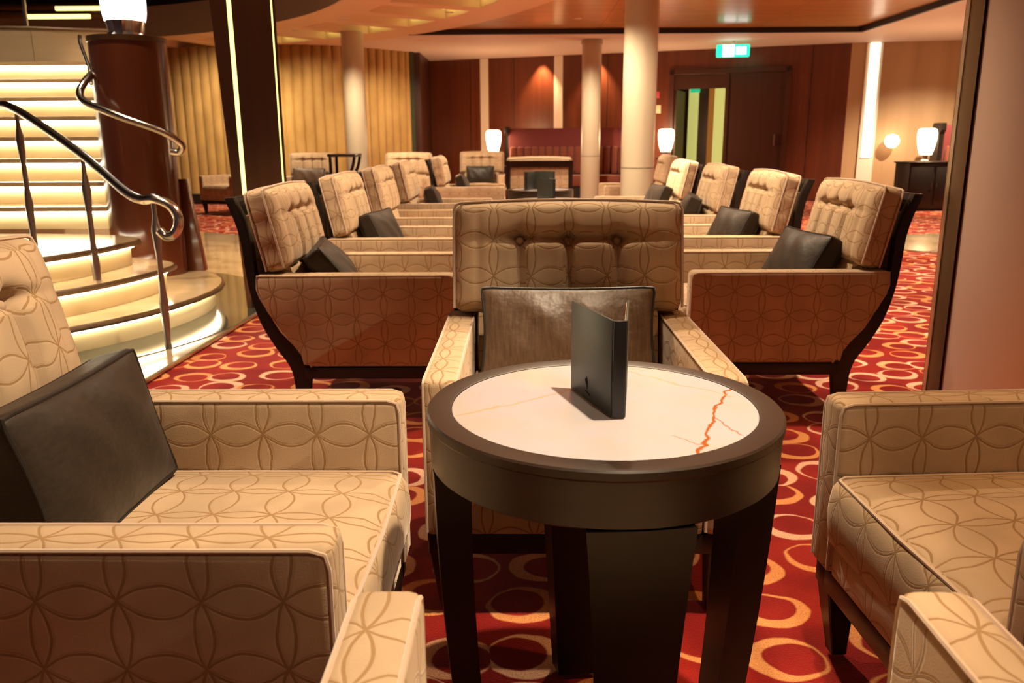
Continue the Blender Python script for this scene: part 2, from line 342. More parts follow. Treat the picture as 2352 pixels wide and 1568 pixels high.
def rbox(bm, hx, hy, hz, r, nx, ny, nz, fn=None, c=(0, 0, 0)):
    """rounded box on a grid, fn maps a local point to its final place"""
    vs = {}
    def pos(i, j, k):
        p = Vector((hx*(2*i/nx-1), hy*(2*j/ny-1), hz*(2*k/nz-1)))
        q = Vector((max(-hx+r, min(hx-r, p.x)), max(-hy+r, min(hy-r, p.y)), max(-hz+r, min(hz-r, p.z))))
        d = p-q
        if d.length > 1e-9: p = q + d.normalized()*r
        if fn: p = fn(p)
        return p+Vector(c)
    def V(i, j, k):
        if (i, j, k) not in vs: vs[(i, j, k)] = bm.verts.new(pos(i, j, k))
        return vs[(i, j, k)]
    for i in range(nx):
        for j in range(ny):
            for k in (0, nz): bm.faces.new((V(i, j, k), V(i+1, j, k), V(i+1, j+1, k), V(i, j+1, k)))
    for i in range(nx):
        for k in range(nz):
            for j in (0, ny): bm.faces.new((V(i, j, k), V(i+1, j, k), V(i+1, j, k+1), V(i, j, k+1)))
    for j in range(ny):
        for k in range(nz):
            for i in (0, nx): bm.faces.new((V(i, j, k), V(i, j+1, k), V(i, j+1, k+1), V(i, j, k+1)))
    return bm

# ------------------------------------------------------------------ the setting: floor, walls, ceiling
CX, CY, RI, RO, CZ = -8.0, 7.2, 6.65, 8.95, 2.65         # ring soffit around the stair well
b = nb(); box(b, -17, 10, -6, 19, -.12, -.012); struct('floor', b, 'carpet')
# carpet surface, shaped around the marble areas
def arcpts(cx, cy, r, a0, a1, n, ry=None): return [(cx+r*cos(RAD(a0+(a1-a0)*i/n)), cy+(ry or r)*sin(RAD(a0+(a1-a0)*i/n))) for i in range(n+1)]
b = nb(); prism(b, [(-1.76, 3.0), (-1.70, 5.2), (-1.78, 6.4), (-2.2, 7.6), (-2.75, 8.8), (-3.4, 9.9), (-4.6, 10.6), (-7, 10.6), (-17, 10.6), (-17, -6), (-2.2, -6), (-1.95, 1)], 'z', -.012, .003)
tag(obj('floor', b, 'marble', smooth=False), kind='structure')
b = nb(); tube(b, [(-1.95, 1, .003), (-1.76, 3.0, .003), (-1.70, 5.2, .003), (-1.78, 6.4, .003), (-2.2, 7.6, .003), (-2.75, 8.8, .003), (-3.4, 9.9, .003)], .012, 6)
tag(obj('trim_1', b, 'brass'), kind='structure')
b = nb(); prism(b, arcpts(6.2, 8.75, 2.65, 0, 360, 48, 1.15), 'z', -.012, .004); tag(obj('floor', b, 'marble', smooth=False), kind='structure')
b = nb(); prism(b, arcpts(-3.35, 5.2, 1.66, -90, 60, 30, 1.95)+[(-6.5, 6.9), (-6.5, 3.25)], 'z', -.012, .008)
tag(obj('floor', b, 'darkstone', smooth=False), kind='structure')

# ceilings
b = nb()
soff = [(-1.64, 13.5), (5.2, 13.5), (5.2, -6), (10, -6), (10, 19), (-17.2, 19), (-17.2, 7.2)] + arcpts(CX, CY, RO, 180, 44.8, 40)[1:-1]
prism(b, soff, 'z', CZ, CZ+.06); struct('ceiling', b, 'soffit')
b = nb()
wc = [(5.2, 13.5), (-1.64, 13.5)] + arcpts(CX, CY, RO, 44, -90, 44)[0:] + [(-8, -6), (5.2, -6)]
prism(b, wc, 'z', CZ+.075, CZ+.12); struct('ceiling', b, 'wood_ceiling')
b = nb(); box(b, -1.72, 5.215, 13.47, 13.52, CZ-.004, CZ+.08); box(b, 5.17, 5.215, -6, 13.5, CZ-.004, CZ+.08); struct('trim_2', b, 'black')
# ring with coffers
b = nb(); coff = nb(); PA = 7.0
def pol(r, a, z): return (CX+r*cos(RAD(a)), CY+r*sin(RAD(a)), z)
rads = [RI, 7.2, 8.35, RO]
a = -92.0
while a < 178:
    for (r0, r1) in ((rads[0], rads[1]), (rads[1], rads[2]), (rads[2], rads[3])):
        for (s0, s1) in ((0, 1.0), (1.0, 3.5), (3.5, 6.0), (6.0, 7.0)):
            if r0 == rads[1] and .9 < s0 < 5.9:
                z = CZ+.16; v = [pol(r0, a+s0, z), pol(r1, a+s0, z), pol(r1, a+s1, z), pol(r0, a+s1, z)]
                b.faces.new([b.verts.new(q) for q in v])
                for (p, q) in ((0, 3), (1, 2)):
                    A, B = v[p], v[q]; b.faces.new([b.verts.new(t) for t in (A, B, (B[0], B[1], CZ), (A[0], A[1], CZ))])
                if s0 == 1.0: A, B = v[0], v[1]; b.faces.new([b.verts.new(t) for t in (A, B, (B[0], B[1], CZ), (A[0], A[1], CZ))])
                else: A, B = v[3], v[2]; b.faces.new([b.verts.new(t) for t in (A, B, (B[0], B[1], CZ), (A[0], A[1], CZ))])
            else:
                b.faces.new([b.verts.new(t) for t in (pol(r0, a+s0, CZ), pol(r1, a+s0, CZ), pol(r1, a+s1, CZ), pol(r0, a+s1, CZ))])
    a += PA
lathe(b, [(RO, 0), (RO, .12)], (CX, CY, CZ), 80, RAD(-92), RAD(46))
bmesh.ops.remove_doubles(b, verts=b.verts, dist=1e-4)
struct('ceiling', b, 'ring')
b = nb(); lathe(b, [(RI-.03, -.02), (RI, -.02), (RI, .42), (RI-.03, .42), (RI-.03, -.02)], (CX, CY, CZ), 100, RAD(-100), RAD(185)); struct('trim_3', b, 'cream', True)
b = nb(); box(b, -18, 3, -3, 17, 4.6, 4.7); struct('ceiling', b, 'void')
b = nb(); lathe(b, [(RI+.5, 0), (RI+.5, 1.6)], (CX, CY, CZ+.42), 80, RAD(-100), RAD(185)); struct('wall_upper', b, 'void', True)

# padded gold wall (curved, pleated)
def pleat(path, amp, step, z0, z1, thick=.1):
    bm = nb(); P = smooth_path([(x, y, 0) for x, y in path], 24)
    L = [0]
    for p, q in zip(P, P[1:]): L.append(L[-1]+(q-p).length)
    nseg = int(L[-1]/step)*8; pts = []
    k = 0
    for i in range(nseg+1):
        s = L[-1]*i/nseg
        while k < len(L)-2 and L[k+1] < s: k += 1
        t = (s-L[k])/max(L[k+1]-L[k], 1e-6); p = P[k].lerp(P[k+1], t); d = (P[k+1]-P[k]).normalized(); nrm = Vector((d.y, -d.x, 0))
        ph = (i % 8)/8
        pts.append(p+nrm*amp*math.sqrt(max(0, 1-(2*ph-1)**2)))
    A = [bm.verts.new((p.x, p.y, z0)) for p in pts]; B = [bm.verts.new((p.x, p.y, z1)) for p in pts]
    for i in range(len(pts)-1): bm.faces.new((A[i], A[i+1], B[i+1], B[i]))
    return bm
b = pleat([(-14, 12.2), (-10, 14.6), (-7.2, 15.1), (-5.4, 15.0), (-3.85, 14.75), (-2.95, 15.1), (-2.02, 16.1)], .045, .17, .16, CZ)
tag(obj('wall_left', b, 'curtain', angle=60), kind='structure')
b = nb(); P = smooth_path([(-14, 12.2, .08), (-10, 14.6, .08), (-7.2, 15.1, .08), (-5.4, 15.0, .08), (-3.85, 14.75, .08), (-2.95, 15.1, .08), (-2.02, 16.1, .08)], 8)
for p, q in zip(P, P[1:]):
    d = (q-p).normalized(); nn = Vector((d.y, -d.x, 0))
    vv = [p-nn*.05, q-nn*.05, q+nn*.07, p+nn*.07]
    prism(b, [(v.x, v.y) for v in vv], 'z', 0, .17)
struct('baseboard_left', b, 'black')
b = nb(); box(b, -17, -8.5, 12.0, 12.1, 0, 4.6); struct('wall_far_left', b, 'beigewall')
# end pier of the padded wall
b = nb(); box(b, -2.0, -1.86, 16.12, 17.95, 0, CZ); struct('trim_4', b, 'doorwood')
b = nb(); box(b, -2.04, -1.97, 16.0, 16.13, 0, CZ); struct('trim_5', b, mat('green_edge_glass', (.05, .06, .03), .2))

# back wall, two door openings cut by building it in pieces along its own length
BW0, BW1 = Vector((-1.86, 17.85, 0)), Vector((5.63, 15.0, 0)); BD = (BW1-BW0).normalized(); BN = Vector((BD.y, -BD.x, 0)); BL = (BW1-BW0).length
bwang = math.atan2(BD.y, BD.x)
def onwall(bm):     # wall frame: x along the wall, y = depth towards the room is negative
    bmesh.ops.transform(bm, matrix=Matrix.Translation(BW0) @ Matrix.Rotation(bwang, 4, 'Z'), verts=bm.verts); return bm
def walls_at(x, y, z=0): return Matrix.Translation(BW0) @ Matrix.Rotation(bwang, 4, 'Z') @ Vector((x, y, z))
D0, D1, DT = 5.02, 6.98, 2.22
b = nb(); box(b, 0, D0, 0, .12, 0, CZ); box(b, D1, BL, 0, .12, 0, CZ); box(b, D0, D1, 0, .12, DT, CZ)
struct('wall_back', onwall(b), 'wallwood')
b = nb()
for x in (.9, 1.85, 2.8, 3.75, 4.6, 7.4): box(b, x-.006, x+.006, -.004, .0, 0, CZ)
struct('trim_6', onwall(b), 'black')
b = nb(); box(b, D0-.09, D0, -.05, .02, 0, DT+.09); box(b, D1, D1+.09, -.05, .02, 0, DT+.09); box(b, D0-.09, D1+.09, -.05, .02, DT, DT+.09, .006)
box(b, D0+.93, D0+.99, -.03, .1, 0, DT)
struct('trim_7', onwall(b), 'doorwood')
# right leaf closed, left leaf open on to the corridor
b = nb(); box(b, D0+.99, D1, .0, .06, .01, DT-.004); box(b, D0, D0+.93, .0, .06, DT-.25, DT-.004); d1 = struct('door_1', onwall(b), 'doorwood')
b = nb(); box(b, D1-.14, D1-.12, -.06, .0, .95, 1.15); obj('door_handle', onwall(b), 'steel', d1)
b = nb(); box(b, D0-.02, D0+.03, .1, 1.0, .0, DT-.25); d2 = struct('door_2', onwall(b), 'doorwood')
# corridor behind the opening
b = nb(); box(b, D0-.6, D1, 2.6, 2.66, 0, 2.5); struct('wall_corridor', onwall(b), 'doorwood')
for i, (x0, x1, mt) in enumerate(((4.86, 5.06, 'frost'), (5.28, 5.40, 'amber'), (5.40, 5.70, 'frost'), (5.98, 6.12, 'amber'))):
    b = nb(); box(b, x0, x1, 2.5, 2.58, .0, 2.15); struct('trim_%d' % (8+i), onwall(b), mt)
b = nb(); box(b, D0-.6, D1+.3, .14, 2.7, 2.45, 2.5); struct('ceiling', onwall(b), 'void')
b = nb(); box(b, D1+.3, D1+.36, .14, 2.7, 0, 2.5); struct('wall_corridor_side', onwall(b), 'doorwood')
# right wall
RW0, RW1 = Vector((5.63, 15.0, 0)), Vector((9.9, 14.2, 0)); ra = math.atan2(RW1.y-RW0.y, RW1.x-RW0.x)
b = nb(); box(b, 0, 4.4, 0, .12, 0, CZ); bmesh.ops.transform(b, matrix=Matrix.Translation(RW0) @ Matrix.Rotation(ra, 4, 'Z'), verts=b.verts); struct('wall_right', b, 'beigewall')
b = nb(); box(b, 9.9, 10, -6, 14.4, 0, CZ); struct('wall_far_right', b, 'beigewall')
b = nb(); box(b, 0, 4.4, -.03, 0, 0, .14); bmesh.ops.transform(b, matrix=Matrix.Translation(RW0) @ Matrix.Rotation(ra, 4, 'Z'), verts=b.verts); struct('baseboard_right', b, 'doorwood')

def boxthing(name, m, label, cat, *a, bev=0, group=None, tf=None, smooth=False):
    bm = nb(); box(bm, *a, bev)
    if tf: tf(bm)
    return tag(obj(name, bm, m, smooth=smooth), label, cat, group)
# light slots on the walls
g = 'pale vertical strips on the back wall'
boxthing('wall_strip', 'stripw', 'pale vertical strip on the mahogany wall, directly above the left lamp', 'wall strip', 1.13, 1.30, -.03, 0, .1, CZ-.005, group=g, tf=onwall)
boxthing('wall_strip', 'stripw', 'pale vertical strip on the mahogany wall above the burgundy banquette, under a spotlight', 'wall strip', 2.69, 2.86, -.03, 0, .1, CZ-.005, group=g, tf=onwall)
t = thing('lit_wall_strip', 'glowing white vertical light strip on the beige right wall, beside the black cabinet', 'wall light', (RW0.x+.28, RW0.y-.09, 0), ra)
b = nb(); box(b, -.05, .21, 0, .03, .02, CZ-.01); obj('backing', b, 'stripw', t, False)
b = nb(); box(b, 0, .16, -.03, 0, .75, CZ-.01); obj('light_panel', b, mat('soft_white_light', (1, 1, 1), .4, emis=(1, .88, .62), es=1.6), t, False)

# ------------------------------------------------------------------ downlights and spots in the ceiling
def downlight(x, y, p, cone, blend, ax, ay, vis=True, z=None, col=WARM, rad=.035):
    z = CZ if z is None else z
    ld = bpy.data.lights.new('downlight', 'SPOT'); ld.energy = p; ld.color = col; ld.spot_size = RAD(cone); ld.spot_blend = blend; ld.shadow_soft_size = rad
    lo = bpy.data.objects.new('downlight_beam', ld); COL.objects.link(lo)
    t = thing('downlight', 'small round recessed downlight in the ceiling', 'ceiling light', (x, y, z), 0, 'recessed ceiling downlights')
    b = nb(); lathe(b, [(.034, -.004), (.052, -.004), (.054, .0), (.034, .0), (.034, -.004)], seg=20); obj('trim_ring', b, 'trimw', t)
    b = nb(); lathe(b, [(0.0001, -.001), (.034, -.001), (.034, .0), (.0001, .0)], seg=20); obj('lens', b, 'disc', t)
    lo.parent = t; lo.location = (0, 0, -.03)
    d = Vector((ax-x, ay-y, -z)); lo.rotation_euler = d.to_track_quat('-Z', 'Y').to_euler()
    return t
def zc_at(x, y):
    r = math.hypot(x-CX, y-CY)
    if r <= RI: return 4.598
    if r < RO: return CZ
    return CZ+.075 if (x < 5.2 and y < 13.5) else CZ
for (x, y, p, cn, bl, ax, ay, lab) in DOWN:
    r = math.hypot(x-CX, y-CY)
    t = downlight(x, y, p*10, cn, bl, ax, ay, z=zc_at(x, y), col=(1, .55, .20) if 'closest right armchair' in lab and x > 1 else WARM)
    t['label'] = 'small recessed ceiling downlight ' + lab
# wall spots washing the mahogany
for i, (u, lab) in enumerate(((2.45, 'bright recessed ceiling spot just left of the middle pale wall strip'), (3.55, 'recessed ceiling spot washing the wall right of the far cream column'))):
    q = walls_at(u, -.15); h = walls_at(u, -.02, 1.2)
    t = downlight(q.x, q.y, 260, 80, .8, h.x, h.y, z=CZ, col=(1, .62, .30))
    t['label'] = lab; t['group'] = 'spots washing the back wall'
    for k in kids(t):
        if k.type == 'LIGHT': k.rotation_euler = (Vector((h.x, h.y, .9))-Vector((q.x, q.y, CZ))).to_track_quat('-Z', 'Y').to_euler()
# coffer lamps
ORD = ['first', 'second', 'third', 'fourth', 'fifth', 'sixth', 'seventh', 'eighth', 'ninth', 'tenth']
for q, a in enumerate(range(7, -1, -1)):
    ang = a*7.0+6
    t = thing('coffer_light', 'yellow glowing strip in the %s ceiling coffer from the gold padded wall' % ORD[q], 'ceiling light', pol(8.28, ang+3.5, CZ+.10), RAD(ang+3.5), 'strips in the coffers of the ring ceiling')
    b = nb(); box(b, -.02, .03, -.30, .30, 0, .03, .004); obj('light_tube', b, 'ledy', t)
    b = nb(); box(b, -.03, .05, -.33, .33, .03, .045); obj('mount', b, 'trimw', t, False)

# ------------------------------------------------------------------ armchair
W, HA, ZB = .712, .574, .205
HW = W/2
def build_armchair():
    t = thing('armchair', 'x', 'armchair')
    rear = [(.390, HA), (.390, .52), (.380, .485), (.350, .43), (.307, .35), (.250, .287), (.227, .254), (.205, .225), (.195, ZB)]
    side = [(-.388, ZB), (-.388, HA)] + rear
    for s in (-1, 1):
        b = nb(); x0, x1 = (HW-.082, HW) if s > 0 else (-HW, -HW+.082)
        prism(b, side, 'x', x0, x1)
        es = [e for e in b.edges if abs(e.verts[0].co.x-e.verts[1].co.x) < 1e-6 or (e.verts[0].co.z > HA-.01 and e.verts[1].co.z > HA-.01) or (e.verts[0].co.y < -.38 and e.verts[1].co.y < -.38)]
        bmesh.ops.bevel(b, geom=es, offset=.017, segments=3, affect='EDGES', profile=.5)
        arm = obj('arm', b, 'fabric', t)
        b = nb()
        for xx in (x0+.004, x1-.004):
            pr = [(xx, y, z) for y, z in [(-.384, ZB+.01), (-.384, HA-.03), (-.379, HA-.010), (-.36, HA-.004), (-.1, HA-.004), (.2, HA-.004), (.384, HA-.004)]+[(y-.004, z) for y, z in rear[1:]]]
            tube(b, pr, .0034, 6)
        obj('piping', b, 'piping', arm)
    # base under the seat
    b = nb(); box(b, -HW+.083, HW-.083, -.378, -.33, ZB, .295, .006); box(b, -HW+.083, HW-.083, -.33, .2, ZB, .27); obj('base', b, 'fabric', t)
    b = nb()
    for s in (-1, 1): box(b, s*(HW-.03)-.025, s*(HW-.03)+.025, -.375, .22, ZB-.05, ZB-.001, .004)
    box(b, -HW+.03, HW-.03, -.375, -.33, ZB-.05, ZB-.001, .004); box(b, -HW+.03, HW-.03, .15, .20, ZB-.05, ZB-.001, .004)
    obj('base_rail', b, 'dark', t)
    # seat cushion
    hx, hy, hz = HW-.084, .325, .08
    def fs(p):
        u = p.x/hx; v = p.y/hy
        if p.z > 0: p.z += .022*(1-u*u)*(1-v**4)-.008*abs(u)**3
        if p.y < -hy*.8: p.y -= .016*(1-(p.z/hz)**2)
        return p
    b = nb(); rbox(b, hx, hy, hz, .022, 24, 22, 8, fs, (0, -.065, .352)); sc = obj('seat_cushion', b, 'fabric', t, angle=60)
    b = nb()
    for zz in (.062, -.062):
        pts = [(-hx+.006, hy*.9), (-hx+.004, 0), (-hx+.006, -hy+.02), (-hx+.02, -hy+.004), (0, -hy-.002), (hx-.02, -hy+.004), (hx-.006, -hy+.02), (hx-.004, 0), (hx-.006, hy*.9)]
        tube(b, [(x, y-.065, .352+zz+(.008 if zz > 0 else 0)) for x, y in pts], .0038, 6)
    obj('piping', b, 'piping', sc)
    # tufted back cushion
    lean = RAD(12.5); bx, by, bz = .334, .046, .158
    btn = [(-.141, .045), (0, .045), (.141, .045)]
    def ft(p):
        u = p.x/bx; v = p.z/bz
        if p.y < 0:
            e = (1-abs(u)**5)*(1-abs(v)**5); puff = .040*e
            g = 0
            for (cx, cz) in btn:
                dx = p.x-cx; dz = p.z-cz
                g += .030*math.exp(-(dx*dx+dz*dz)/(.022**2))
                below = 1/(1+math.exp((dz+.0)/.012)); g += (.026*below+.008*(1-below))*math.exp(-(dx/.014)**2)*e
            hb = 1/(1+math.exp((abs(p.x)-.20)/.02))
            g += (.020*hb+.006)*math.exp(-((p.z-.045)/.014)**2)*e
            g += .010*math.exp(-((abs(p.x)-.262)/.012)**2)*e
            p.y -= (puff-min(g, .045))*min(1, -p.y/by)
        p.z += .010*(1-u*u) if p.z > 0 else 0
        p.x += .0015*sin(p.z*60)*(1 if abs(u) > .95 else 0)
        return p
    b = nb(); rbox(b, bx, by, bz, .030, 76, 8, 44, ft)
    def ftl(p): return p
    rbox(b, HW-.088, .045, .11, .02, 8, 2, 6, None, (0, .0, -.245))
    bmesh.ops.transform(b, matrix=Matrix.Translation((0, .345, .738)) @ Matrix.Rotation(-lean, 4, 'X'), verts=b.verts)
    bc = obj('back_cushion', b, 'fabric', t, angle=75)
    b = nb(); T = Matrix.Translation((0, .345, .738)) @ Matrix.Rotation(-lean, 4, 'X')
    for yy in (-by+.012, by-.010):
        pts = []
        for (x, z) in [(-bx, -bz+.01), (-bx, 0), (-bx, bz-.02), (-bx+.006, bz-.004), (-bx+.02, bz+.001), (-.15, bz+.008), (0, bz+.010), (.15, bz+.008), (bx-.02, bz+.001), (bx-.006, bz-.004), (bx, bz-.02), (bx, 0), (bx, -bz+.01)]:
            pts.append(T @ Vector((x, yy, z)))
        tube(b, pts, .004, 6)
    obj('piping', b, 'piping', bc)
    for (cx, cz) in btn:
        b = nb(); lathe(b, [(.0001, .008), (.007, .0065), (.0115, .002), (.012, -.004), (.0001, -.004)], seg=12)
        bmesh.ops.transform(b, matrix=T @ Matrix.Translation((cx, -by-.004, cz)) @ Matrix.Rotation(pi/2, 4, 'X'), verts=b.verts)
        obj('button', b, 'fabric', bc)
    # dark curved frames at the sides, running down into the rear legs
    outer = [(.488, .870), (.455, .785), (.436, .70), (.428, .60), (.413, .49), (.380, .377), (.329, .282), (.284, .214), (.266, .152), (.262, .06), (.272, 0)]
    inner = [(.225, 0), (.212, .06), (.200, .152), (.197, .203), (.208, .226), (.230, .256), (.253, .288), (.310, .351), (.353, .431), (.384, .486), (.393, .52), (.393, .60), (.398, .70), (.416, .785), (.452, .872)]
    poly = [(p.x, p.y) for p in smooth_path([(y, z, 0) for y, z in outer], 3)] + inner
    for s in (-1, 1):
        b = nb(); x0, x1 = (HW-.055, HW-.012) if s > 0 else (-HW+.012, -HW+.055)
        prism(b, poly, 'x', x0, x1, .004, 2); obj('side_frame', b, 'dark', t)
    # rear top rail and rear upholstered panel
    b = nb(); prism(b, [(.486, .868), (.460, .80), (.430, .80), (.456, .870)], 'x', -HW+.0555, HW-.0555, .003); obj('top_rail', b, 'dark', t)
    pn = [(.440, .798), (.424, .70), (.416, .60), (.400, .49), (.367, .38), (.316, .287), (.27, .216)]
    b = nb(); prism(b, pn+[(y-.02, z) for y, z in pn[::-1]], 'x', -HW+.056, HW-.056); obj('back_panel', b, 'fabric', t)
    for s in (-1, 1):
        b = nb(); pr = [(.031, ZB-.001), (.031, .17), (.026, .10), (.019, .03), (.017, 0)]
        rows = []
        for i, (h, z) in enumerate(pr):
            cx = s*(HW-.034-.010*(1-z/.2)); cy = -.343+.012*(1-z/.2)
            rows.append([b.verts.new((cx+a*h, cy+c*h, z)) for a, c in ((-1, -1), (1, -1), (1, 1), (-1, 1))])
        for r0, r1 in zip(rows, rows[1:]):
            for i in range(4): b.faces.new((r0[i], r0[(i+1) % 4], r1[(i+1) % 4], r1[i]))
        b.faces.new(rows[0]); b.faces.new(rows[-1]); bmesh.ops.bevel(b, geom=[e for e in b.edges], offset=.003, segments=1, affect='EDGES')
        obj('leg', b, 'dark', t)
    return t

XL, XR, DD = -.256, .666, .388
G = 'patterned lounge armchairs'
proto = build_armchair(); used = [False]
def armchair(x, y, rot, label, group=None):
    o = proto if not used[0] else dup(proto)
    used[0] = True
    o.location = (x, y, 0); o.rotation_euler = (0, 0, RAD(rot)); o['label'] = label; o['category'] = 'armchair'; o['group'] = group or G
    return o
armchair(.137, 1.73+DD, 0, 'cream circle-patterned armchair facing the camera behind the round marble table')
armchair(-.244-DD, .965+HW, 90, 'closest left armchair, cut by the left edge, bright cream seat with a dark pillow')
armchair(.64+DD, .955+HW, -86.8, 'closest right armchair, cut by the right edge, its empty seat golden brown')
armchair(.160, .878-DD, 180, 'armchair at the bottom edge of which only the two front arm ends show')
Ls = [(3.183, 'front armchair of the left row, full mauve-brown side panel towards the camera'),
      (4.400, 'second armchair from the front of the left row, behind the full side panel'),
      (5.607, 'third armchair from the front of the left row, no pillow showing'),
      (6.884, 'fourth armchair from the front of the left row, small dark pillow against it')]
for y, l in Ls: armchair(XL-DD, y+HW, 90, l, 'left row of armchairs')
Rs = [(3.231, 'front armchair of the right row, its full brown side panel turned to the camera'),
      (4.438, 'second armchair from the front of the right row, behind the full side panel'),
      (5.714, 'third armchair from the front of the right row, next to the brightly lit one'),
      (7.040, 'fourth armchair of the right row, its back bleached by a spotlight')]
for y, l in Rs: armchair(XR+DD, y+HW, -90, l, 'right row of armchairs')
armchair(-.575, 9.35+HW, 90, 'far left-row armchair set apart beyond a gap, facing the black-framed chair back', 'left row of armchairs')
armchair(1.32, 9.45+HW, -90, 'far right armchair facing left just right of the near cream column', 'right row of armchairs')
armchair(.19, 8.72+.49, 180, 'armchair seen from behind, tan back panel inside a black frame, in the middle aisle')
armchair(-.60, 12.75, 0, 'far armchair facing the camera below the left glowing lamp', 'armchairs by the back wall')
armchair(-1.66, 12.2, 0, 'far armchair with low brown back before the gold padded wall, beside the thin column', 'armchairs by the back wall')
armchair(-3.10, 12.3, 0, 'far armchair with an orange-lit tufted back just right of the dark light-strip pillar', 'armchairs by the back wall')
armchair(-4.42, 13.05, -28, 'far armchair standing on red carpet between the stair column and the dark light-strip pillar', 'armchairs by the back wall')

# ------------------------------------------------------------------ pillows
def build_pillow(name, m, hw=.215, hh=.132, ht=.062):
    t = thing(name, 'x', 'pillow')
    def fp(p):
        u = p.x/hw; v = p.z/hh
        e = (1-abs(u)**3.2)*(1-abs(v)**2.6)
        p.y *= .62+.55*e
        k = 1-.05*(1-u*u) if abs(v) > .9 else 1
        p.z *= 1-.05*(1-u*u)*abs(v)
        p.x *= 1-.05*(1-v*v)*abs(u)
        p.y += .003*sin(p.x*45+p.z*30)*e
        return p
    b = nb(); rbox(b, hw, ht, hh, .014, 30, 8, 20, fp); bd = obj('cover', b, m, t, angle=70)
    b = nb()
    for s in (-1, 1):
        pts = []
        n = 14
        ring = [(-1+2*i/n, -1) for i in range(n)]+[(1, -1+2*i/n) for i in range(n)]+[(1-2*i/n, 1) for i in range(n)]+[(-1, 1-2*i/n) for i in range(n)]
        for u, v in ring:
            x, z = u*(hw-.004), v*(hh-.004)
            if abs(u) > .98 and abs(v) > .98: x *= .985; z *= .975
            q = fp(Vector((x, s*(ht-.004), z))); pts.append((q.x, q.y, q.z))
        tube(b, pts, .0036, 6, True)
    obj('piping', b, 'pillowp', bd)
    return t
pd = build_pillow('pillow', 'pillow'); ps = build_pillow('pillow', 'satin', .242, .128, .055)
pu = {id(pd): False, id(ps): False}
def pillow(src, cx, cy, rot, side, label, tilt=14, spin=0, fwd=.0, roll=0, z=.563):
    """in a chair at cx,cy turned by rot; side shifts it across the seat"""
    o = src if not pu[id(src)] else dup(src); pu[id(src)] = True
    T = Matrix.Translation((cx, cy, 0)) @ Matrix.Rotation(RAD(rot), 4, 'Z') @ Matrix.Translation((side, .118-fwd, z)) @ Matrix.Rotation(RAD(spin), 4, 'Z') @ Matrix.Rotation(RAD(-tilt), 4, 'X') @ Matrix.Rotation(RAD(roll), 4, 'Y')
    o.matrix_world = T; o.location = T.to_translation(); o.rotation_euler = T.to_euler()
    o['label'] = label; o['category'] = 'pillow'; o['group'] = 'dark lumbar pillows on the armchairs'
    return o
pillow(ps, .137, 1.73+DD, 0, -.01, 'shiny taupe pillow in the armchair behind the round marble table', 16, z=.562)
pillow(pd, -.244-DD, .965+HW, 90, .01, 'large dark brown pillow in the closest left armchair', 14)
pillow(pd, XL-DD, 3.183+HW, 90, -.05, 'dark pillow in the front armchair of the left row', 38, 10, -.03, 0, .548)
pillow(pd, XL-DD, 4.400+HW, 90, .02, 'dark pillow in the second armchair of the left row', 24, -8, -.03)
pillow(pd, XL-DD, 6.884+HW, 90, .0, 'dark pillow in the fourth armchair of the left row', 18, 5, .01)
pillow(pd, -.57, 9.35+HW, 90, .02, 'dark pillow in the far left-row armchair beyond the gap', 18, 0, .02)
pillow(pd, XR+DD, 3.231+HW, -90, .0, 'dark pillow standing high in the front armchair of the right row', 28, 8, -.03, 0, .565)
pillow(pd, XR+DD, 4.438+HW, -90, .0, 'dark pillow in the second armchair of the right row', 26, 10, -.03)
pillow(pd, XR+DD, 5.714+HW, -90, .0, 'dark pillow in the third armchair of the right row', 22, -8, -.03)
pillow(pd, XR+DD, 7.040+HW, -90, .0, 'dark shiny pillow in the fourth armchair of the right row, under the spotlight', 24, 8, -.01)
pillow(pd, -.60, 12.75, 0, -.02, 'dark pillow in the far armchair below the left glowing lamp', 16)
pillow(ps, -3.10, 12.3, 0, -.01, 'grey-brown pillow in the orange-lit far armchair right of the dark pillar', 16)

# ------------------------------------------------------------------ round marble-topped tables
HT, RT = .652, .2918
def build_table():
    t = thing('side_table', 'x', 'table')
    ri = RT*.862
    b = nb(); lathe(b, [(ri, HT-.010), (ri, HT-.0005), (ri+.002, HT), (RT-.003, HT), (RT, HT-.003), (RT, HT-.014), (RT-.003, HT-.018), (RT-.005, HT-.086), (RT-.010, HT-.090), (ri, HT-.092), (ri, HT-.010)], seg=96)
    bmesh.ops.remove_doubles(b, verts=b.verts, dist=1e-5); obj('rim', b, 'tabwood', t, angle=30)
    b = nb(); lathe(b, [(.0001, HT-.022), (ri-.0006, HT-.022), (ri-.0006, HT-.0022), (ri-.002, HT-.0012), (.0001, HT-.0012)], seg=96); obj('marble_top', b, 'onyx', t, angle=30)
    b = nb(); lathe(b, [(.0001, HT-.04), (ri-.002, HT-.04), (ri-.002, HT-.03), (.0001, HT-.03)], seg=48); obj('underside', b, 'dark', t, False)
    for k in range(4):
        a = RAD(-84+90*k); b = nb(); rows = []
        for i in range(9):
            q = i/8; z = (HT-.09)*(1-q)
            ro = RT-.010-.010*q-.030*q*q; th = .058-.014*q; hw_ = .078-.032*q**.8
            rows.append([b.verts.new((r*cos(a)-w_*sin(a), r*sin(a)+w_*cos(a), z)) for r, w_ in ((ro, -hw_), (ro+.004, 0), (ro, hw_), (ro-th, hw_*.85), (ro-th, -hw_*.85))])
        for r0, r1 in zip(rows, rows[1:]):
            for i in range(5): b.faces.new((r0[i], r0[(i+1) % 5], r1[(i+1) % 5], r1[i]))
        b.faces.new(rows[0]); b.faces.new(rows[-1])
        obj('leg', b, 'dark', t, angle=35)
    return t
tb = build_table(); tb.location = (.135, 1.325, 0); tag(tb, 'round dark wood table with veined white marble top, nearest the camera', 'table', 'round marble-topped tables')
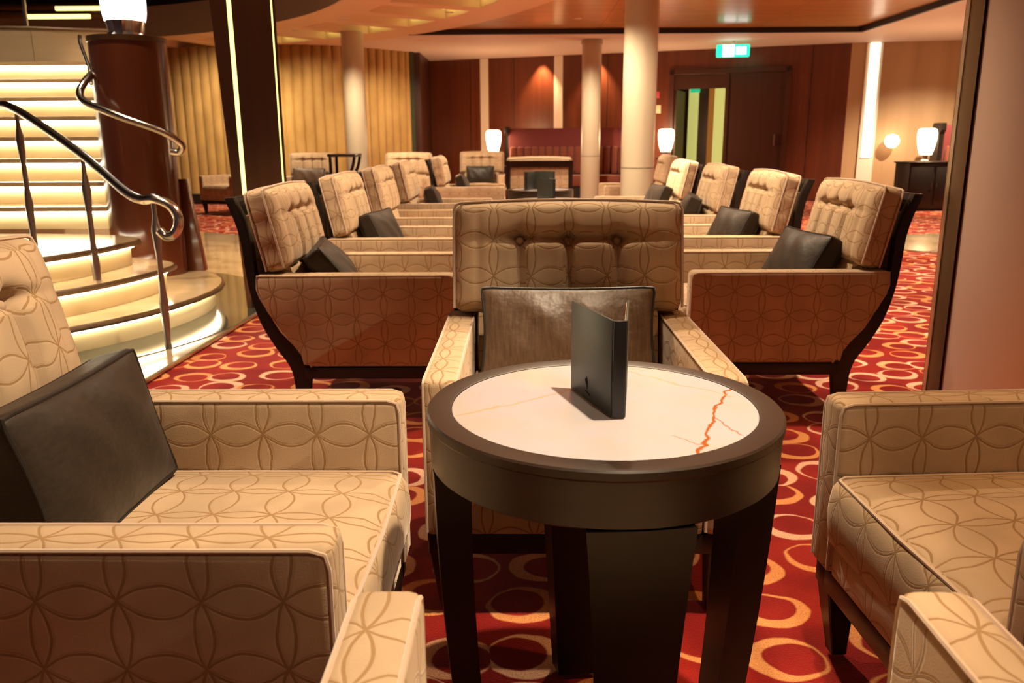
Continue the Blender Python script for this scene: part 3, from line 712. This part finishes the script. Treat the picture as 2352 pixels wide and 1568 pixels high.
for (x, y, l) in ((.22, 6.15, 'round marble-topped table just visible over the back of the armchair facing the camera'), (.17, 7.50, 'farther round marble-topped table in front of the black-framed chair back')):
    t2 = dup(tb); t2.location = (x, y, 0); t2['label'] = l

# menus
def build_menu():
    t = thing('menu', 'x', 'menu'); h = .157; wd = .172; th = .004
    # spine at the origin, covers open away from it
    b = nb(); box(b, -.010, .010, -.0035, .0035, 0, h, .001); obj('spine', b, 'menuspine', t)
    for s, a in ((-1, 88), (1, 73)):
        cv = nb(); box(cv, 0, wd, -th/2, th/2, 0, h, .0012)
        ang = RAD(a+20) if s < 0 else RAD(a+9)
        Tm = Matrix.Translation((s*.010, .001, 0)) @ Matrix.Rotation(ang, 4, 'Z')
        bmesh.ops.transform(cv, matrix=Tm, verts=cv.verts); c = obj('cover', cv, 'menu', t)
        pg = nb(); yy = (-th/2-.0012, -th/2-.0002) if s < 0 else (th/2+.0002, th/2+.0012)
        box(pg, .004, wd-.004, yy[0], yy[1], .004, h-.004); bmesh.ops.transform(pg, matrix=Tm, verts=pg.verts); obj('page', pg, 'menupage', c, False)
        if s < 0:
            em = nb()
            yy = (th/2, th/2+.0005)
            tube(em, [(.100, yy[1], .040), (.096, yy[1], .030), (.097, yy[1], .020)], .0009, 5); tube(em, [(.104, yy[1], .036), (.098, yy[1], .026)], .0008, 5)
            tube(em, [(.103, yy[1], .016), (.090, yy[1], .013), (.084, yy[1], .012)], .0010, 5)
            bmesh.ops.transform(em, matrix=Tm, verts=em.verts); obj('emblem', em, 'menuspine', c)
    return t
mn = build_menu(); mn.location = (.152, 1.253, HT); tag(mn, 'dark green-grey menu standing open on the nearest round marble table', 'menu', 'standing menus on the tables')
for (x, y, r, l) in ((.235, 6.02, 20, 'small dark menu on the middle round table, lower left of the far pair'), (.045, 7.35, -15, 'tall dark menu at the left on the farther round table'), (.29, 7.46, 50, 'wide dark menu at the right on the farther round table')):
    m2 = dup(mn); m2.location = (x, y, HT); m2.rotation_euler = (0, 0, RAD(r)); m2['label'] = l

# ------------------------------------------------------------------ staircase
SX, SY = -3.35, 5.2
st = thing('staircase', 'curved staircase of honey-coloured steps with glowing light under every nosing', 'staircase', (SX, SY, 0))
def foot(a, bf, bb, ext=-3.0, k=22):
    pts = [(a*cos(RAD(t)), (bf if t < 0 else bb)*sin(RAD(t))) for t in [-90+180*i/k for i in range(k+1)]]
    return pts
SH = .16
dims = [(1.38, 1.60, 1.25), (1.14, 1.50, .47), (.93, 1.35, .40)]
for i, (a, bf, bb) in enumerate(dims):
    z0, z1 = SH*i, SH*(i+1)
    F = foot(a, bf, bb)+[(-3.0, bb), (-3.0, -bf)]
    Fi = foot(a-.05, bf-.05, bb-.05)+[(-2.95, bb-.05), (-2.95, -bf+.05)]
    zb = z0 if i == 0 else z0+.001
    tr = nb(); prism(tr, F, 'z', z1-.034, z1); tr_o = obj('step', tr, 'tread', st, True, angle=30)
    rs = nb(); prism(rs, Fi, 'z', zb+.001, z1-.036); obj('riser', rs, 'riser', tr_o, True, angle=30)
    ed = nb(); P = [(x*1.0, y) for x, y in foot(a+.004, bf+.004, bb+.004)]; tube(ed, [(x, y, z1-.018) for x, y in P], .017, 8); obj('nosing', ed, 'nose', tr_o)
    le = nb(); P = foot(a-.035, bf-.035, bb-.035); tube(le, [(x, y, z1-.042) for x, y in P[:-1]], .008, 6); obj('light_strip', le, 'led', tr_o)
for k in range(4, 12):
    z1 = SH*k; y0 = 5.86+.245*(k-4)-SY; xr = -2.86-.10*(k-4)-SX; y1 = y0+.30 if k < 11 else y0+.9
    if k == 4: y0r = y0
    tr = nb(); prism(tr, [(-3.0, y0-.02), (xr, y0-.02), (xr, y1), (-3.0, y1)], 'z', z1-.034, z1, .004); tr_o = obj('step', tr, 'tread', st, True, angle=30)
    rs = nb(); box(rs, -3.0, xr-.02, y0+.035, y0+.075, z1-SH+.001, z1-.035); obj('riser', rs, 'riser', tr_o, False)
    le = nb(); box(le, -3.0, xr-.04, y0+.004, y0+.030, z1-.050, z1-.0345); obj('light_strip', le, 'led', tr_o, False)
b = nb()      # solid body of the flight, under the treads
prof = [(5.95-SY, .0)]
for k in range(4, 12): prof += [(5.95-SY+.245*(k-4), SH*(k-1)-.02), (5.95-SY+.245*(k-4), SH*k-.036)]
prof += [(9.0-SY, SH*11-.036), (9.0-SY, 0)]
prism(b, prof, 'x', -3.0, -.62); obj('stringer', b, 'fascia', st, False)

# upper landing fascia with posts, and the next flight above it
t = thing('landing_fascia', 'curved beige panel of the upper landing above the lit stairs, top left corner', 'balcony', (-5.6, 8.2, 0))
b = nb(); P = [(-3.0, -.35), (-1.6, -.22), (-.2, 0), (.9, .22), (1.75, .55)]
for p, q in zip(P, P[1:]):
    prism(b, [p, (q[0]-.006, q[1]), (q[0]-.006, q[1]+.08), (p[0], p[1]+.08)], 'z', 1.80, 2.13)
obj('panel', b, 'fascia', t, False)
b = nb(); tube(b, [(x, y-.0, 2.145) for x, y in P], .018, 8); obj('top_trim', b, 'bronze', t)
b = nb(); tube(b, smooth_path([(x, y+.02, 3.0) for x, y in P], 4), .025, 8); obj('rail', b, 'chrome', t)
for (x, y) in ((-.75, -.07), (.86, .21), (1.62, .49)):
    b = nb(); tube(b, [(x, y+.02, 2.14), (x, y+.02, 2.3), (x+.01, y+.02, 2.6), (x, y+.02, 3.0)], [.022, .016, .020, .014], 8); obj('post', b, 'chrome', t)
t = thing('upper_flight', 'dark upper stair flight with two glowing tread lights, top left above the beige panel', 'staircase', (-5.6, 10.6, 0))
for i in range(2):
    b = nb(); box(b, -3, .44, .3*i, .3*i+.32, 2.575+.135*i, 2.61+.135*i, .004); s_ = obj('step', b, 'nose', t)
    b = nb(); box(b, -.36+.2*i, .40, .3*i+.02, .3*i+.06, 2.53+.135*i, 2.574+.135*i); obj('light_strip', b, 'ledy', s_, False)

# newel column with its lamp
NX, NY = -2.66, 5.92
t = thing('newel_column', 'tall glossy mahogany column at the foot of the stairs carrying a white lamp', 'column', (NX, NY, SH))
b = nb(); lathe(b, [(.245, 0), (.245, 1.565), (.0001, 1.565)], seg=64); obj('shaft', b, 'newel', t, angle=30)
b = nb(); lathe(b, [(.251, 1.565), (.251, 1.60), (.0001, 1.60)], seg=64); obj('cap', b, 'panel', t, angle=30)
b = nb(); prism(b, [(.20, 0), (.345, 0), (.262, .66), (.22, .66)], 'y', .10, .17, .004); obj('side_fin', b, 'newel', t)
t = thing('column_lamp', 'large white glass lamp with a chrome base on top of the mahogany stair column', 'lamp', (NX+.0, NY, SH+1.60))
b = nb(); lathe(b, [(.0001, 0), (.125, 0), (.13, .012), (.105, .03), (.112, .08), (.118, .105), (.0001, .105)], seg=24)
for v in b.verts:
    a = math.atan2(v.co.y, v.co.x); k = 1+.08*(round(a/(2*pi)*24) % 2); v.co.x *= k; v.co.y *= k
obj('base', b, 'chrome', t, angle=20)
b = nb(); lathe(b, [(.0001, .106), (.128, .106), (.138, .16), (.145, .30), (.138, .44), (.12, .47), (.0001, .47)], seg=40); obj('shade', b, 'bulbc', t)

# handrails
t = thing('handrail', 'front steel handrail with three slim posts and a curled end, crossing the lit steps', 'handrail', (-1.89, 4.32, 0))
def rel(pts, o): return [(x-o[0], y-o[1], z) for x, y, z in pts]
O = (-1.89, 4.32)
path = smooth_path([(-3.9, 5.9, 1.32), (-3.25, 5.28, 1.30), (-2.98, 5.06, 1.27), (-2.42, 4.66, 1.02), (-2.08, 4.40, .835), (-1.96, 4.33, .79), (-1.88, 4.30, .795), (-1.80, 4.30, .76), (-1.765, 4.30, .69), (-1.79, 4.30, .62), (-1.84, 4.30, .605), (-1.87, 4.30, .635)], 6)
b = nb(); tube(b, rel(path, O), .025, 12); obj('rail', b, 'chrome', t)
for (x, y, z0, z1) in ((-1.90, 4.33, .008, .785), (-2.40, 4.64, SH, .995), (-2.97, 5.05, SH*3, 1.255)):
    H_ = z1-z0; b = nb()
    tube(b, rel([(x, y, z0), (x, y, z0+.02), (x, y, z0+.3*H_), (x, y, z0+.45*H_), (x, y, z0+.62*H_), (x, y, z0+.8*H_), (x, y, z0+.9*H_), (x, y, z1)], O), [.020, .016, .024, .015, .015, .025, .012, .012], 10); obj('post', b, 'steel', t)
t = thing('handrail', 'rear steel handrail looping round the mahogany column with a hooked end', 'handrail', (-2.9, 5.6, 0)); O = (-2.9, 5.6)
path = smooth_path([(-2.93, 6.05, 1.66), (-2.86, 5.85, 1.56), (-2.86, 5.70, 1.475), (-2.87, 5.62, 1.40), (-2.82, 5.56, 1.335), (-2.67, 5.52, 1.275), (-2.53, 5.51, 1.22), (-2.34, 5.53, 1.15), (-2.25, 5.57, 1.09), (-2.225, 5.60, 1.05), (-2.26, 5.62, 1.01), (-2.31, 5.61, 1.015)], 6)
b = nb(); tube(b, rel(path, O), .024, 12); obj('rail', b, 'chrome', t)
b = nb(); tube(b, rel(smooth_path([(-2.84, 5.72, 1.45), (-2.87, 5.78, 1.55), (-2.93, 5.82, 1.72), (-2.93, 5.83, 1.77)], 5), O), .012, 10); obj('bracket', b, 'steel', t)

# ------------------------------------------------------------------ light-strip pillar
t = thing('light_strip_pillar', 'dark walnut pillar with two yellow vertical light strips, behind the left row', 'pillar', (-1.725, 5.55, .003), RAD(16.7))
PH = 2.64
b = nb()
def taper(x0b, x1b, x0t, x1t, y0, y1, z0=0.001, z1=PH):
    A = [b.verts.new(p) for p in ((x0b, y0, z0), (x1b, y0, z0), (x1b, y1, z0), (x0b, y1, z0))]; B = [b.verts.new(p) for p in ((x0t, y0, z1), (x1t, y0, z1), (x1t, y1, z1), (x0t, y1, z1))]
    b.faces.new(A[::-1]); b.faces.new(B)
    for i in range(4): b.faces.new((A[i], A[(i+1) % 4], B[(i+1) % 4], B[i]))
taper(-.075, .150, -.085, .150, -.15, .15); obj('shaft', b, 'panel', t, False)
b = nb(); taper(-.130, -.100, -.235, -.110, -.15, .15); obj('side_panel', b, 'panel', t, False)
b = nb(); taper(.158, .175, .158, .175, -.15, .15); obj('side_panel', b, 'panel', t, False)
b = nb(); taper(-.100, -.075, -.112, -.085, -.140, -.10, .35); obj('light_strip', b, 'ledy', t, False)
b = nb(); taper(.150, .158, .150, .158, -.143, -.10, .35); obj('light_strip', b, 'ledy', t, False)
b = nb(); box(b, -.10, .17, -.14, .14, 0.001, .35); obj('base', b, 'black', t, False)

# round columns
def column(x, y, r, label, band=True):
    t = thing('column', label, 'column', (x, y, .004)); b = nb(); h = (zc_at(x, y) if y < 13.4 else CZ)-.006
    lathe(b, [(r, 0), (r, h), (.0001, h)], seg=48); obj('shaft', b, 'column', t, angle=30)
    b = nb(); lathe(b, [(r+.004, 0), (r+.012, .0), (r+.012, .10), (r+.004, .11), (r+.001, .10), (r+.001, 0), (r+.004, 0)], seg=48); obj('base_ring', b, 'brass', t)
    if band:
        b = nb(); lathe(b, [(r+.0006, .80), (r+.0012, .80), (r+.0012, .806), (r+.0006, .806), (r+.0006, .80)], seg=48); obj('joint', b, 'bronze', t)
    return t
column(1.145, 8.38, .162, 'thick cream round column rising from the right row of armchairs')
c2 = column(1.16, 14.3, .160, 'slimmer cream round column standing left of the thick one')
b = nb(); lathe(b, [(.164, 2.58), (.176, 2.58), (.176, 2.635), (.164, 2.635), (.164, 2.58)], seg=48); obj('collar', b, 'brass', c2)
column(-2.515, 13.1, .165, 'pale round column in front of the gold padded wall at left', False)

# big mauve pillar at the right edge
t = thing('wide_pillar', 'large plain mauve pillar filling the right edge of the view', 'pillar', (1.985, 2.95, .001))
PR = .45
b = nb(); lathe(b, [(PR, 0), (PR, CZ+.07), (.0001, CZ+.07)], seg=96); obj('shaft', b, 'pillar', t, angle=30)
def vstrip(a0, a1, r, m, nm):
    b = nb(); lathe(b, [(PR+.001, 0), (PR+r, 0), (PR+r, CZ+.07), (PR+.001, CZ+.07), (PR+.001, 0)], seg=6, a0=RAD(a0), a1=RAD(a1)); obj(nm, b, m, t, angle=30)
vstrip(150, 162, .010, 'bronze', 'edge_trim'); vstrip(163, 169, .014, 'brass', 'edge_trim'); vstrip(170, 182, .010, 'bronze', 'edge_trim')

# ------------------------------------------------------------------ lamps and far furniture
def table_lamp(x, y, z, label, sc=1.0, es='bulb'):
    t = thing('table_lamp', label, 'lamp', (x, y, z), 0, 'glowing glass lamps at the back')
    b = nb(); lathe(b, [(.0001, 0), (.075, 0), (.078, .012), (.045, .03), (.038, .07), (.05, .10), (.0001, .10)], seg=24); obj('base', b, 'chrome', t)
    b = nb(); lathe(b, [(.0001, .101), (.085, .101), (.115, .20), (.135, .32), (.140, .42), (.125, .475), (.09, .49), (.0001, .49)], seg=32); obj('shade', b, es, t)
    ld = bpy.data.lights.new('lamp', 'POINT'); ld.energy = 60; ld.color = (1, .60, .30); ld.shadow_soft_size = .13
    lo = bpy.data.objects.new('lamp_glow', ld); COL.objects.link(lo); lo.parent = t; lo.location = (0, .22 if x < 4 else -.2, .34)
    return t
def pedestal(x, y, h, label):
    t = thing('pedestal_table', label, 'table', (x, y, 0), 0, 'small dark tables under the lamps')
    b = nb(); lathe(b, [(.0001, h-.03), (.155, h-.03), (.16, h-.015), (.155, h), (.0001, h)], seg=32); obj('table_top', b, 'dark', t)
    b = nb(); lathe(b, [(.0001, 0), (.14, 0), (.14, .02), (.04, .05), (.035, h-.06), (.08, h-.031), (.0001, h-.031)], seg=24); obj('pedestal', b, 'dark', t)
pedestal(-.50, 15.6, .76, 'small round dark table under the left glowing lamp by the back wall')
table_lamp(-.50, 15.6, .76, 'glowing cream glass lamp left of the burgundy banquette')
pedestal(2.56, 15.15, .76, 'small round dark table under the glowing lamp right of the columns')
table_lamp(2.56, 15.15, .76, 'glowing cream glass lamp just right of the thick cream column')
# black cabinet and lamp at the right
t = thing('cabinet', 'black low cabinet under the right-hand lamp by the beige wall', 'cabinet', (6.25, 13.15, 0))
b = nb(); box(b, -.38, .38, -.25, .25, .03, .70, .006); obj('body', b, 'black', t)
b = nb(); box(b, -.40, .40, -.27, .27, .70, .725, .004); obj('top', b, 'dark', t)
for s in (-1, 1):
    b = nb(); box(b, s*.19-.17, s*.19+.17, -.262, -.2505, .07, .66, .002); d = obj('door', b, 'black', t)
    b = nb(); tube(b, [(s*.04, -.275, .34), (s*.04, -.275, .42)], .006, 6); obj('handle', b, 'steel', d)
b = nb(); box(b, -.35, .35, -.22, .22, 0, .03); obj('plinth', b, 'dark', t, False)
table_lamp(6.20, 13.15, .725, 'glowing cream glass lamp on the black cabinet at the right')
t = thing('accent_glow', 'small round glow on the beige wall left of the black cabinet lamp', 'lamp', (6.32, 14.78, 1.02))  # emissive globe that stands in for a round glow on this wall
b = nb(); box(b, -.035, .035, .0, .06, -.06, .06, .006); obj('wall_plate', b, 'brass', t)
b = nb(); lathe(b, [(.0001, -.11), (.07, -.09), (.115, -.03), (.12, .02), (.09, .09), (.0001, .12)], (0, -.121, 0), seg=24); obj('shade', b, 'bulb', t)

def banquette(x, y, rz, w_, label, seat=True, hgt=1.28):
    t = thing('banquette', label, 'sofa', (x, y, 0), rz, 'high-backed burgundy banquettes')
    b = nb(); prism(b, [(-.05, .03), (-.10, .45), (-.12, hgt-.06), (-.09, hgt), (.06, hgt), (.12, hgt-.04), (.10, .03)], 'x', -w_/2, w_/2, .012); obj('backrest', b, 'burg', t)
    for s in (-1, 1):
        b = nb(); prism(b, [(.14, 0), (.16, hgt-.05), (.13, hgt+.03), (-.16, hgt+.03), (-.16, hgt-.08), (-.10, hgt-.14), (-.10, .62), (-.66, .62), (-.66, 0)], 'x', s*(w_/2+.002), s*(w_/2+.08), .006); obj('end_panel', b, 'dark', t)
    b = nb(); rbox(b, w_/2-.02, .27, .10, .04, 30, 8, 4, None, (0, -.37, .36)); obj('seat_cushion', b, 'burgs', t)
    b = nb(); box(b, -w_/2+.02, w_/2-.02, -.62, -.11, .04, .255); obj('base', b, 'black', t, False)
    n = int(w_/.13); b = nb()
    for i in range(n):
        xx = -w_/2+.02+(i+.5)*(w_-.04)/n
        rbox(b, (w_-.04)/n/2-.001, .045, .24, .04, 4, 3, 6, None, (xx, -.155, .71))
    obj('channel_cushion', b, 'burgs', t)
    return t
banquette(.86, 15.75, bwang*.0-RAD(6), 2.15, 'long burgundy high-backed banquette below the wall strip, behind the far cream column')
banquette(7.42, 14.0, 0, 1.2, 'burgundy banquette corner showing between the right lamp and the mauve pillar')
# tall black console by the left column
t = thing('console_table', 'tall black console table with curved legs beside the thin column at left', 'table', (-2.42, 12.05, 0))
b = nb(); box(b, -.27, .12, -.25, .25, .86, .90, .004); obj('table_top', b, mat('console_top', (.03, .028, .035), .3), t)
for yy in (-.2, .2):
    for (a0, k) in ((-.24, 0), (.10, 1)):
        b = nb(); P = smooth_path([(a0, yy, .858), (a0-.04*k, yy, .70), (a0-.16*k, yy, .45), (a0-.20*k, yy, .2), (a0-.16*k, yy, 0)], 4)
        tube(b, P, .022, 8); obj('leg', b, 'dark', t)

# signs on the back wall, exit sign
def wallthing(nm, u, z, w_, h_, m, label, cat):
    q = walls_at(u, -.012, z); t = thing(nm, label, cat, q, bwang)
    b = nb(); box(b, -w_/2, w_/2, -.012, .010, -h_/2, h_/2, .004); obj('plate', b, m, t); return t
wallthing('call_point', 4.70, 1.88, .10, .12, 'redsign', 'small red square on the mahogany wall left of the doorway', 'sign')
wallthing('wall_notice', 4.72, 1.62, .13, .15, 'ivory', 'small ivory plate below the red square left of the doorway', 'sign')
t = thing('exit_sign', 'glowing green and white exit sign hanging from the ceiling before the doors', 'sign', (3.52, 14.6, CZ-.005), RAD(-8))
b = nb(); box(b, -.02, .02, -.02, .02, -.05, 0); obj('bracket', b, 'trimw', t, False)
b = nb(); box(b, -.27, .27, -.03, .03, -.25, -.05, .02); s_ = obj('panel', b, 'exitg', t)
b = nb(); box(b, -.17, .02, -.036, -.031, -.24, -.06); box(b, .05, .21, -.036, -.031, -.21, -.09)
obj('pictogram', b, 'exitw', s_, False)
# glowing panels standing in for green exit-light reflections in the corridor opening
for (u, lab) in ((5.02, 'tiny reflected green glow at the upper left of the corridor opening'), (5.86, 'green reflected exit glow at the upper right of the corridor opening')):
    q = walls_at(u, 2.3, 2.08); t = thing('corridor_glow', lab, 'sign', q, bwang)
    b = nb(); box(b, -.10, .10, -.02, .02, -.06, .06, .01); obj('panel', b, mat('green_glow', (0, .3, .15), .4, emis=(.02, .5, .22), es=1.0), t)
